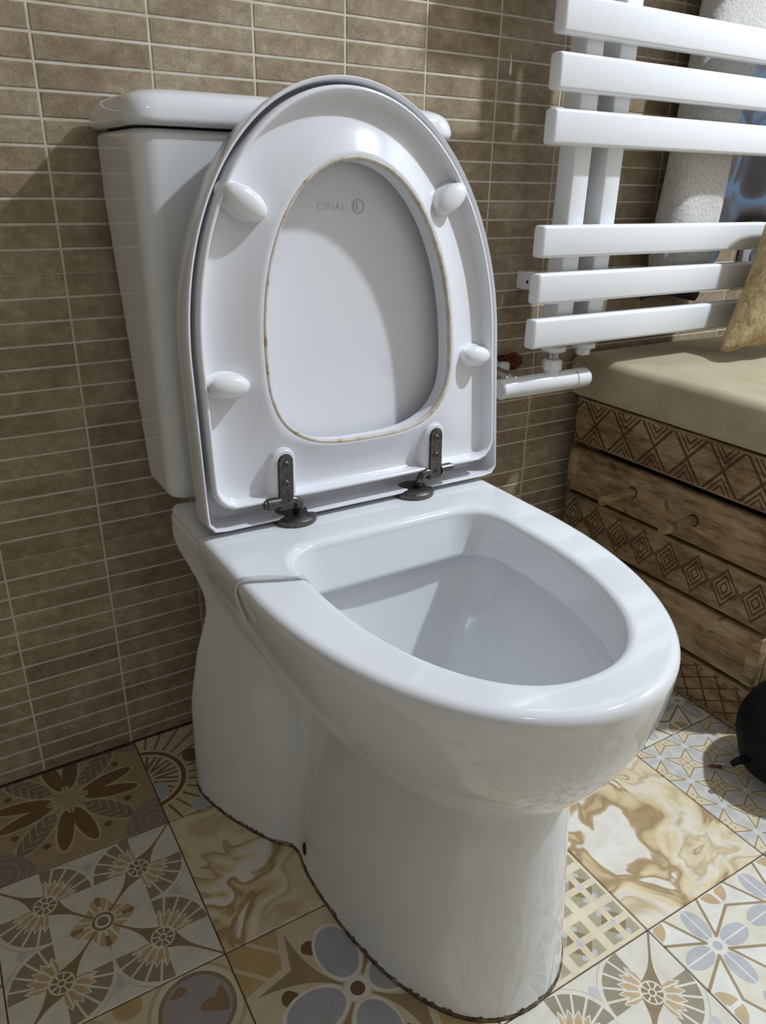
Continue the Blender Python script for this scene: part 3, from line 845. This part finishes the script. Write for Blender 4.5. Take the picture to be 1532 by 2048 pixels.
bmesh.ops.subdivide_edges(bm, edges=bm.edges[:], cuts=1, smooth=0.6, use_grid_fill=True)
o = put_bm('rim_hanger_strap', bm, MAT['clear'], None, True); tag(o, 'thin clear plastic hanger strap hooked over the left rim of the toilet', 'strap')

# ------------------------------------------------------------------ towel radiator
RY = -0.115
rad = thing('towel_radiator', (0.80, -0.08, 0.50), 'white flat-slat towel radiator on the wall above the bench', 'radiator')
for k, zb in enumerate([0.517, 0.577, 0.637, 0.772, 0.832, 0.891, 1.026, 1.086, 1.146, 1.281, 1.341, 1.401]):
    box('slat', (0.571, RY, zb), (1.055, RY+0.021, zb+0.0405), MAT['radiator_enamel'], rad, 0.0045, 3)
for x in (0.6315, 0.6915):
    tb = box('collector_tube', (x, RY+0.0215, 0.512), (x+0.030, -0.0625, 1.45), MAT['radiator_enamel'], rad, 0.002, 2)
    o = put_bm('end_nut', bm_lathe([(0.0, 0.0), (0.014, 0.0), (0.018, -0.002), (0.018, -0.008), (0.013, -0.011), (0.0, -0.011)], (x+0.015, -0.078, 0.512), (0, 0, 1), 24), MAT['valve_enamel'], tb); autosmooth(o)
    if x > 0.68:
        o = put_bm('plug', bm_lathe([(0.0, 0.0), (0.011, 0.0), (0.011, -0.008), (0.006, -0.010), (0.0, -0.010)], (x+0.015, -0.078, 0.501), (0, 0, 1), 6), MAT['valve_enamel'], tb)
for z in (0.596, 1.37):
    br = box('wall_bracket', (0.6305, -0.0622, z-0.0125), (0.6575, -0.0005, z+0.0125), MAT['radiator_enamel'], rad, 0.002, 2)
    o = put_bm('set_screw', bm_lathe([(0.0, 0.0004), (0.0024, 0.0004), (0.0024, -0.001)], (0.6305, -0.026, z-0.001), (-1, 0, 0), 14), MAT['dark_gap'], br)
# valve
VY, VZ = -0.078, 0.456
val = thing('radiator_valve', (0.653, VY, VZ-0.02), 'white horizontal radiator valve below the bottom slat, beside the toilet', 'valve')
o = put_bm('valve_body', bm_lathe([(0.0, -0.098), (0.0125, -0.098), (0.0145, -0.096), (0.0145, -0.062), (0.0152, -0.061), (0.0152, 0.044)], (0.6465, VY, VZ), (1, 0, 0), 32), MAT['valve_enamel'], val); autosmooth(o)
o = put_bm('valve_knob', bm_lathe([(0.0, 0.0455), (0.0152, 0.0455), (0.0152, 0.070), (0.0125, 0.0745), (0.0, 0.076)], (0.6465, VY, VZ), (1, 0, 0), 32), MAT['valve_enamel'], val); autosmooth(o)
o = put_bm('neck', bm_lathe([(0.0115, 0.0), (0.0115, 0.008), (0.0145, 0.010), (0.0145, 0.023), (0.0110, 0.025), (0.0, 0.025)], (0.6465, VY, VZ+0.010), (0, 0, 1), 8), MAT['valve_enamel'], val); autosmooth(o, 30)
o = put_bm('thread', bm_lathe([(0.0, 0.0)]+[(0.0085+0.0008*(k % 2), 0.0008*k) for k in range(12)]+[(0.0, 0.0089)], (0.6465, VY, VZ+0.0352), (0, 0, 1), 20), MAT['chrome'], val)
o = put_bm('inlet_pipe', bm_tube([(0.578, VY, VZ+0.006), (0.578, VY+0.02, VZ+0.010), (0.578, -0.03, VZ+0.012), (0.578, -0.004, VZ+0.012)], 0.010, 16), MAT['chrome'], val, True)
rose = put_bm('pipe_cover', bm_lathe([(0.012, 0.020), (0.016, 0.019), (0.024, 0.012), (0.028, 0.002), (0.028, 0.0), (0.0, 0.0)], (0.578, -0.0005, VZ+0.012), (0, -1, 0), 32), MAT['valve_enamel'], val); autosmooth(rose)
# broken patch of wall behind the valve
m, b = new_mat('broken_clay', 0.9, 0, 0.2); MAT['clay'] = m
n1 = noise(worldpos(), 160.0, 4.0, 0.7); link(ramp(n1, [(0.35, srgb(52, 26, 16)), (0.6, srgb(112, 62, 40)), (0.75, srgb(150, 96, 66))]), b.inputs['Base Color'])
bm = bmesh.new(); rng = random.Random(3); ring = []
for k in range(20):
    a = 2*math.pi*k/20; r = 0.9+0.35*rng.random(); ring.append((0.628+0.026*r*math.cos(a), 0.473+0.013*r*math.sin(a)))
A = [bm.verts.new((x, -0.0035, z)) for x, z in ring]; B = [bm.verts.new((x, 0.001, z)) for x, z in ring]
cv = bm.verts.new((0.628, -0.0015, 0.473))
for k in range(20):
    k2 = (k+1) % 20; bm.faces.new((A[k], A[k2], cv)); bm.faces.new((B[k], B[k2], A[k2], A[k]))
o = put_bm('broken_patch', bm, MAT['clay'], wall)
o['label'] = 'broken brown patch of wall'
box('plaster_lump', (0.603, -0.016, 0.462), (0.622, -0.001, 0.476), MAT['valve_enamel'], wall, 0.004, 2)
# white drip on the wall
bm = bm_lathe([(0.0, 0.0), (0.0007, 0.004), (0.0010, 0.012), (0.0022, 0.020), (0.0024, 0.024), (0.0, 0.028)], (0, 0, 0), (0, 0, -1), 12); bm.transform(Matrix.Translation((0.5895, -0.0006, 0.884)) @ Matrix.Diagonal((1, 0.4, 1, 1)))
put_bm('white_drip', bm, MAT['bumper_plastic'], wall, True)

# ------------------------------------------------------------------ bench of carved planks
BX = 0.758; BY0, BY1 = -0.031, -0.425
def wood_mat(name, pattern=None, tone=1.0, seed=0.0):
    m, b = new_mat(name, 0.62, 0, 0.25)
    pos = worldpos()
    sp = E.nt.nodes.new('ShaderNodeSeparateXYZ'); E.nt.links.new(pos, sp.inputs[0]); y, z, x = E(sp.outputs[1]), E(sp.outputs[2]), E(sp.outputs[0])
    off = E.nt.nodes.new('ShaderNodeVectorMath'); off.operation = 'ADD'; off.inputs[1].default_value = (seed, seed*2.1, seed*0.4); E.nt.links.new(pos, off.inputs[0])
    sv = scalevec(off.outputs[0], (0.25, 0.25, 1.6)) if name != 'wood_end' else scalevec(off.outputs[0], (0.25, 0.6, 1.6))
    g1 = noise(sv, 38.0, 6.0, 0.65, 0.8); g2 = noise(sv, 150.0, 4.0, 0.7, 0.3); bl = noise(off.outputs[0], 22.0, 3.0, 0.6)
    f = g1*0.5+g2*0.25+bl*0.25
    k = tone
    c = ramp(f, [(0.34, tuple(q*k for q in srgb(78, 60, 42))), (0.46, tuple(q*k for q in srgb(130, 105, 74))), (0.56, tuple(q*k for q in srgb(166, 142, 106))), (0.68, tuple(q*k for q in srgb(196, 178, 144)))])
    knots = noise(off.outputs[0], 30.0, 2.0, 0.5) > 0.685
    c = mixc(knots*0.55, c, srgb(58, 38, 24))
    h = g1*0.5+g2*0.5
    if pattern:
        pm = pattern(0.0-y, z)
        n2 = noise(pos, 120.0, 3.0, 0.6)
        c = mixc(pm*(0.62+n2*0.4), c, srgb(62, 40, 26)); h = h-pm*2.0
    link(c, b.inputs['Base Color']); bump(b, h, 0.5, 0.002)
    MAT[name] = m; return m
def pat_zig(d, z):
    a = abs(cell(d, 0.059, 0.0755))           # 0 at a crossing, 0.0295 half way
    q = z-0.3715
    aq = abs(q)
    slope = 0.036/0.0295
    dd = aq-a*slope                            # the big crosses
    l1 = abs(dd) < 0.0034
    inn = dd > 0.0
    l2 = band(dd, 0.0115, 0.0023) & inn
    l3 = band(dd, 0.021, 0.0023) & inn
    tri = l1 | l2 | l3
    return tri & (aq < 0.033)
def pat_dia(d, z):
    a = abs(cell(d, 0.0495, 0.1525)); q = abs(z-0.2075)
    dd = a/0.0205+q/0.029
    x = band(dd, 1.0, 0.09) | band(dd, 0.66, 0.085) | band(dd, 0.32, 0.08)
    a2 = abs(cell(d, 0.0495, 0.1525+0.02475)); cross = (abs(q-a2*1.35) < 0.0020) & (q < 0.010)
    return x | cross
def pat_lat(d, z):
    q = (z-0.04)
    l1 = abs(cell(d+q*0.55, 0.034, 0.01)) < 0.0020
    l2 = abs(cell(d-q*1.6, 0.034, 0.02)) < 0.0020
    return (l1 | l2) & (abs(q) < 0.031)
wood_mat('wood_zigzag', pat_zig, 0.92, 0.3); wood_mat('wood_diamond', pat_dia, 0.80, 1.7); wood_mat('wood_lattice', pat_lat, 0.85, 2.9)
wood_mat('wood_plain', None, 0.92, 4.1); wood_mat('wood_plain2', None, 0.9, 5.3); wood_mat('wood_end', None, 1.0, 6.7)
bench = thing('storage_bench', (1.0, -0.23, 0.0), 'carved wooden plank bench with diamond and zigzag bands along the wall', 'bench')
planks = [(0.003, 0.0745, 'wood_lattice'), (0.0825, 0.1630, 'wood_plain2'), (0.1695, 0.2435, 'wood_diamond'), (0.2500, 0.3255, 'wood_plain'), (0.3350, 0.4085, 'wood_zigzag')]
BXR = 1.30
for k, (z0, z1, mt) in enumerate(planks):
    ins = 0.0 if k not in (0, 2, 4) else 0.002
    box('plank', (BX+ins, BY1, z0), (BX+0.016, BY0, z1), MAT[mt], bench, 0.0022, 2)
    box('end_plank', (BX+0.0165, BY1, z0), (BXR-0.0165, BY1+0.016, z1), MAT['wood_end'], bench, 0.0022, 2)
    box('back_plank', (BX+0.0165, BY0-0.014, z0), (BXR-0.0165, BY0, z1), MAT['wood_end'], bench)
    box('side_plank', (BXR-0.016, BY1, z0), (BXR, BY0, z1), MAT['wood_plain'], bench)
    if k in (1, 3):
        for ya, yb in ((BY0-0.018, BY0), (BY1, BY1+0.018)):
            box('edge_batten', (BX-0.0016, ya, z0+0.001), (BX+0.002, yb, z1-0.001), MAT['wood_plain'], bench, 0.0006, 1)
for x in (BX+0.017, BXR-0.047):
    for y in (BY0-0.045, BY1+0.017):
        box('post', (x, y, 0.0), (x+0.03, y+0.03, 0.408), MAT['wood_plain2'], bench)
box('gap_shade_box', (BX+0.050, BY1+0.05, 0.002), (BXR-0.05, BY0-0.05, 0.400), MAT['dark_gap'], bench)  # near-black box stands in for the shade behind the plank gaps
for d, z in ((0.170, 0.289), (0.283, 0.2865)):
    o = put_bm('peg', bm_tube([(BX+0.01, -d, z), (BX-0.02, -d, z), (BX-0.066, -d, z-0.001), (BX-0.070, -d, z-0.001)], [0.0072, 0.0072, 0.0068, 0.005], 16), MAT['wood_plain'], bench, True); autosmooth(o, 50)
    o = put_bm('peg_hole', bm_lathe([(0.0, 0.0006), (0.0092, 0.0006), (0.0092, -0.002)], (BX, -d, z), (-1, 0, 0), 20), MAT['dark_gap'], bench)
# seat pad
m, b = new_mat('khaki_velvet', 0.85, 0, 0.2); MAT['velvet'] = m
b.inputs['Sheen Weight'].default_value = 0.5; b.inputs['Sheen Roughness'].default_value = 0.4; b.inputs['Sheen Tint'].default_value = (0.9, 0.86, 0.72, 1)
n1 = noise(worldpos(), 12.0, 4.0); n2 = noise(worldpos(), 900.0, 2.0)
link(ramp(n1, [(0.3, srgb(160, 147, 118)), (0.7, srgb(184, 173, 146))]), b.inputs['Base Color']); bump(b, n2, 0.25, 0.0006)
bm = bm_box((BX-0.008, -0.431, 0.410), (BXR+0.005, -0.008, 0.478), 0.018, 5)
for v in bm.verts:
    u, t = (v.co.x-1.03)/0.27, (v.co.y+0.22)/0.21
    if v.co.z > 0.45: v.co.z += 0.004*(1-u*u)*(1-t*t)
pad = put_bm('bench_pad', bm, MAT['velvet']); autosmooth(pad, 60); tag(pad, 'khaki velvet seat pad lying on the carved wooden bench', 'cushion')

# beige textured pillow on the pad
m, b = new_mat('beige_bark_cloth', 0.8, 0, 0.2); MAT['barkcloth'] = m
vec, x_, y_, z_ = coords('Object')
n1 = noise(scalevec(vec, (1, 1, 0.5)), 55.0, 5.0, 0.7, 0.5); n2 = noise(vec, 220.0, 3.0, 0.7)
link(ramp(n1*0.7+n2*0.3, [(0.32, srgb(122, 100, 66)), (0.5, srgb(176, 154, 112)), (0.66, srgb(206, 188, 150))]), b.inputs['Base Color']); bump(b, n1, 0.8, 0.004)
V, F = [], []
nu = 28
for side in (1, -1):
    for i in range(nu+1):
        for j in range(nu+1):
            a, c = 2*i/nu-1, 2*j/nu-1
            pinch = 1-0.07*(1-abs(a)**2)*abs(c)**3-0.0
            px_ = a*0.178*(1-0.12*(1-c*c)*a*a)*(1-0.19*(c+1)); pz_ = c*0.125*(1-0.07*(1-a*a)*(abs(c)))
            th_ = 0.030*((1-a**4)*(1-c**4))**0.5+0.006
            rip = 0.004*math.sin(a*19)*max(0, -c)**4
            V.append((px_, -side*(th_+rip), pz_))
for s_ in range(2):
    o0 = s_*(nu+1)**2
    for i in range(nu):
        for j in range(nu):
            q = (o0+i*(nu+1)+j, o0+(i+1)*(nu+1)+j, o0+(i+1)*(nu+1)+j+1, o0+i*(nu+1)+j+1); F.append(q if s_ == 0 else q[::-1])
o0 = (nu+1)**2
bord = [(i, 0) for i in range(nu)]+[(nu, j) for j in range(nu)]+[(i, nu) for i in range(nu, 0, -1)]+[(0, j) for j in range(nu, 0, -1)]
for (a, c), (d_, e_) in zip(bord, bord[1:]+bord[:1]):
    F.append((d_*(nu+1)+e_, a*(nu+1)+c, o0+a*(nu+1)+c, o0+d_*(nu+1)+e_))
Mp = Matrix.Translation((1.092, -0.172, 0.615)) @ Matrix.Rotation(math.radians(2), 4, 'Y')
bm = bmesh.new(); vs = [bm.verts.new(v) for v in V]
for f in F: bm.faces.new([vs[i] for i in f])
pil = put_bm('pillow', bm, MAT['barkcloth'], None, True, M=Mp); tag(pil, 'beige rough-textured pillow propped on the bench at the right edge', 'pillow')

# towels hanging behind the slats
m, b = new_mat('white_terry', 0.95, 0, 0.1); MAT['terry'] = m
b.inputs['Sheen Weight'].default_value = 0.4
n1 = noise(worldpos(), 230.0, 4.0, 0.8); n2 = noise(worldpos(), 30.0, 2.0)
link(ramp(n1, [(0.3, srgb(196, 190, 180)), (0.62, srgb(238, 234, 228))]), b.inputs['Base Color']); bump(b, n1, 0.9, 0.004)
V, F = [], []
nu, nv = 40, 60
for j in range(nv+1):
    z = 0.595+(1.30-0.595)*j/nv
    lean = 0.13*max(0, z-0.66)**1.3
    for i in range(nu):
        a = 2*math.pi*i/nu; ca, sa = math.cos(a), math.sin(a)
        k = 1.0 if j > 1 else (0.86 if j == 0 else 0.97)
        rx = 0.058*k*(1+0.04*math.sin(z*23+a*2)); ry = 0.030*k*(1+0.06*math.sin(z*31+3*a))
        sx = math.copysign(abs(ca)**0.75, ca); sy = math.copysign(abs(sa)**0.75, sa)
        V.append((0.927+lean+rx*sx, -0.053+ry*sy, z))
for j in range(nv):
    for i in range(nu): F.append((j*nu+i, j*nu+(i+1) % nu, (j+1)*nu+(i+1) % nu, (j+1)*nu+i))
F.append(tuple(range(nu))[::-1]); F.append(tuple(nv*nu+i for i in range(nu)))
o = put('hand_towel', V, F, MAT['terry'], None, True); tag(o, 'white terry towel hanging in a thick fold behind the radiator slats', 'towel')
m, b = new_mat('blue_grey_cloth', 0.85, 0, 0.15); MAT['bluecloth'] = m
n1 = noise(worldpos(), 7.0, 1.5, 0.5, 1.2); n2 = noise(worldpos(), 300.0, 3.0)
link(ramp(n1, [(0.40, srgb(84, 80, 80)), (0.45, srgb(94, 92, 94)), (0.475, srgb(88, 102, 118)), (0.56, srgb(92, 112, 132)), (0.60, srgb(76, 76, 80)), (0.7, srgb(62, 58, 58))], 'LINEAR'), b.inputs['Base Color']); bump(b, n2, 0.3, 0.001)
V, F = [], []
nu, nv = 40, 24
for s_ in (0, 1):
    for j in range(nv+1):
        for i in range(nu+1):
            zb_ = 0.552+0.115*float(smooth01((i/nu-0.38)/0.12)); z = zb_+(1.30-zb_)*j/nv
            x = (0.925-0.03*min(1, max(0, (0.64-z)/0.05)))+0.36*i/nu+0.10*max(0, z-0.66)**1.3
            V.append((x, -0.011-0.0035*math.sin(i*0.55+0.3*j/nv)-(0.004 if s_ else 0.0), z+0.008*math.sin(i*0.3)*(1-j/nv)))
n0 = (nu+1)*(nv+1)
for j in range(nv):
    for i in range(nu):
        q = (j*(nu+1)+i, j*(nu+1)+i+1, (j+1)*(nu+1)+i+1, (j+1)*(nu+1)+i); F.append(q[::-1]); F.append(tuple(n0+k for k in q))
bord = [i for i in range(nu)]+[j*(nu+1)+nu for j in range(nv)]+[nv*(nu+1)+i for i in range(nu, 0, -1)]+[j*(nu+1) for j in range(nv, 0, -1)]
for a, c in zip(bord, bord[1:]+bord[:1]): F.append((a, c, n0+c, n0+a))
o = put('bath_towel', V, F, MAT['bluecloth'], None, True); tag(o, 'blue and grey towel hanging flat against the wall behind the radiator', 'towel')
# grey wall socket behind the end of the slats
simple('socket_grey', srgb(150, 150, 156), 0.4)
simple('socket_dark', srgb(84, 84, 90), 0.5)
sk = thing('wall_socket', (1.19, -0.001, 0.57), 'grey wall socket with round recess behind the radiator slat ends', 'socket')
box('frame', (1.150, -0.012, 0.572), (1.232, -0.0005, 0.654), MAT['socket_grey'], sk, 0.003, 2)
o = put_bm('recess', bm_lathe([(0.0, 0.0), (0.018, 0.0), (0.0205, 0.002), (0.022, 0.0)], (1.191, -0.0122, 0.613), (0, -1, 0), 28), MAT['socket_dark'], sk); autosmooth(o)

# ------------------------------------------------------------------ black bag on the floor and a scrap beside it
m, b = new_mat('black_nylon', 0.7, 0, 0.15, (0.004, 0.004, 0.0045)); MAT['black'] = m
n1 = noise(worldpos(), 60.0, 3.0); bump(b, n1, 0.25, 0.004)
BGC = (0.747, -0.513)
bag = thing('bag', (BGC[0], BGC[1], 0.0), 'round black fabric bag on the floor in front of the bench end', 'bag')
V, F = [], []
nu, nv = 44, 22
for j in range(nv+1):
    ph = -math.pi/2+math.pi*j/nv
    for i in range(nu):
        a = 2*math.pi*i/nu; r = 0.088*math.cos(ph)**0.8*(1+0.025*math.sin(5*a)+0.015*math.sin(9*a+2)); z = 0.070+0.070*math.sin(ph)
        V.append((BGC[0]+r*math.cos(a), BGC[1]+r*math.sin(a)*0.92, max(0.0006, z*1.02-0.002)))
for j in range(nv):
    for i in range(nu): F.append((j*nu+i, j*nu+(i+1) % nu, (j+1)*nu+(i+1) % nu, (j+1)*nu+i))
o = put('bag_body', V, F, MAT['black'], bag, True)
o = put_bm('pull_tab', bm_tube([(BGC[0]-0.080, BGC[1]+0.020, 0.052), (BGC[0]-0.096, BGC[1]+0.026, 0.050), (BGC[0]-0.104, BGC[1]+0.029, 0.046)], [0.006, 0.005, 0.0035], 10), MAT['black'], bag, True)
simple('brown_card', srgb(112, 70, 46), 0.7); simple('white_card', srgb(226, 222, 214), 0.6)
sc_ = thing('scrap', (0.669, -0.449, 0.0), 'small brown and white scrap lying on the floor tile beside the black bag', 'scrap')
o = put_bm('brown_end', bm_tube([(0.664, -0.445, 0.003), (0.671, -0.450, 0.0032), (0.677, -0.454, 0.003)], [0.0022, 0.0026, 0.0022], 8), MAT['brown_card'], sc_, True)
o = put_bm('white_end', bm_tube([(0.672, -0.4455, 0.0025), (0.681, -0.452, 0.003), (0.688, -0.457, 0.0025)], [0.0012, 0.0016, 0.0012], 8), MAT['white_card'], sc_, True)
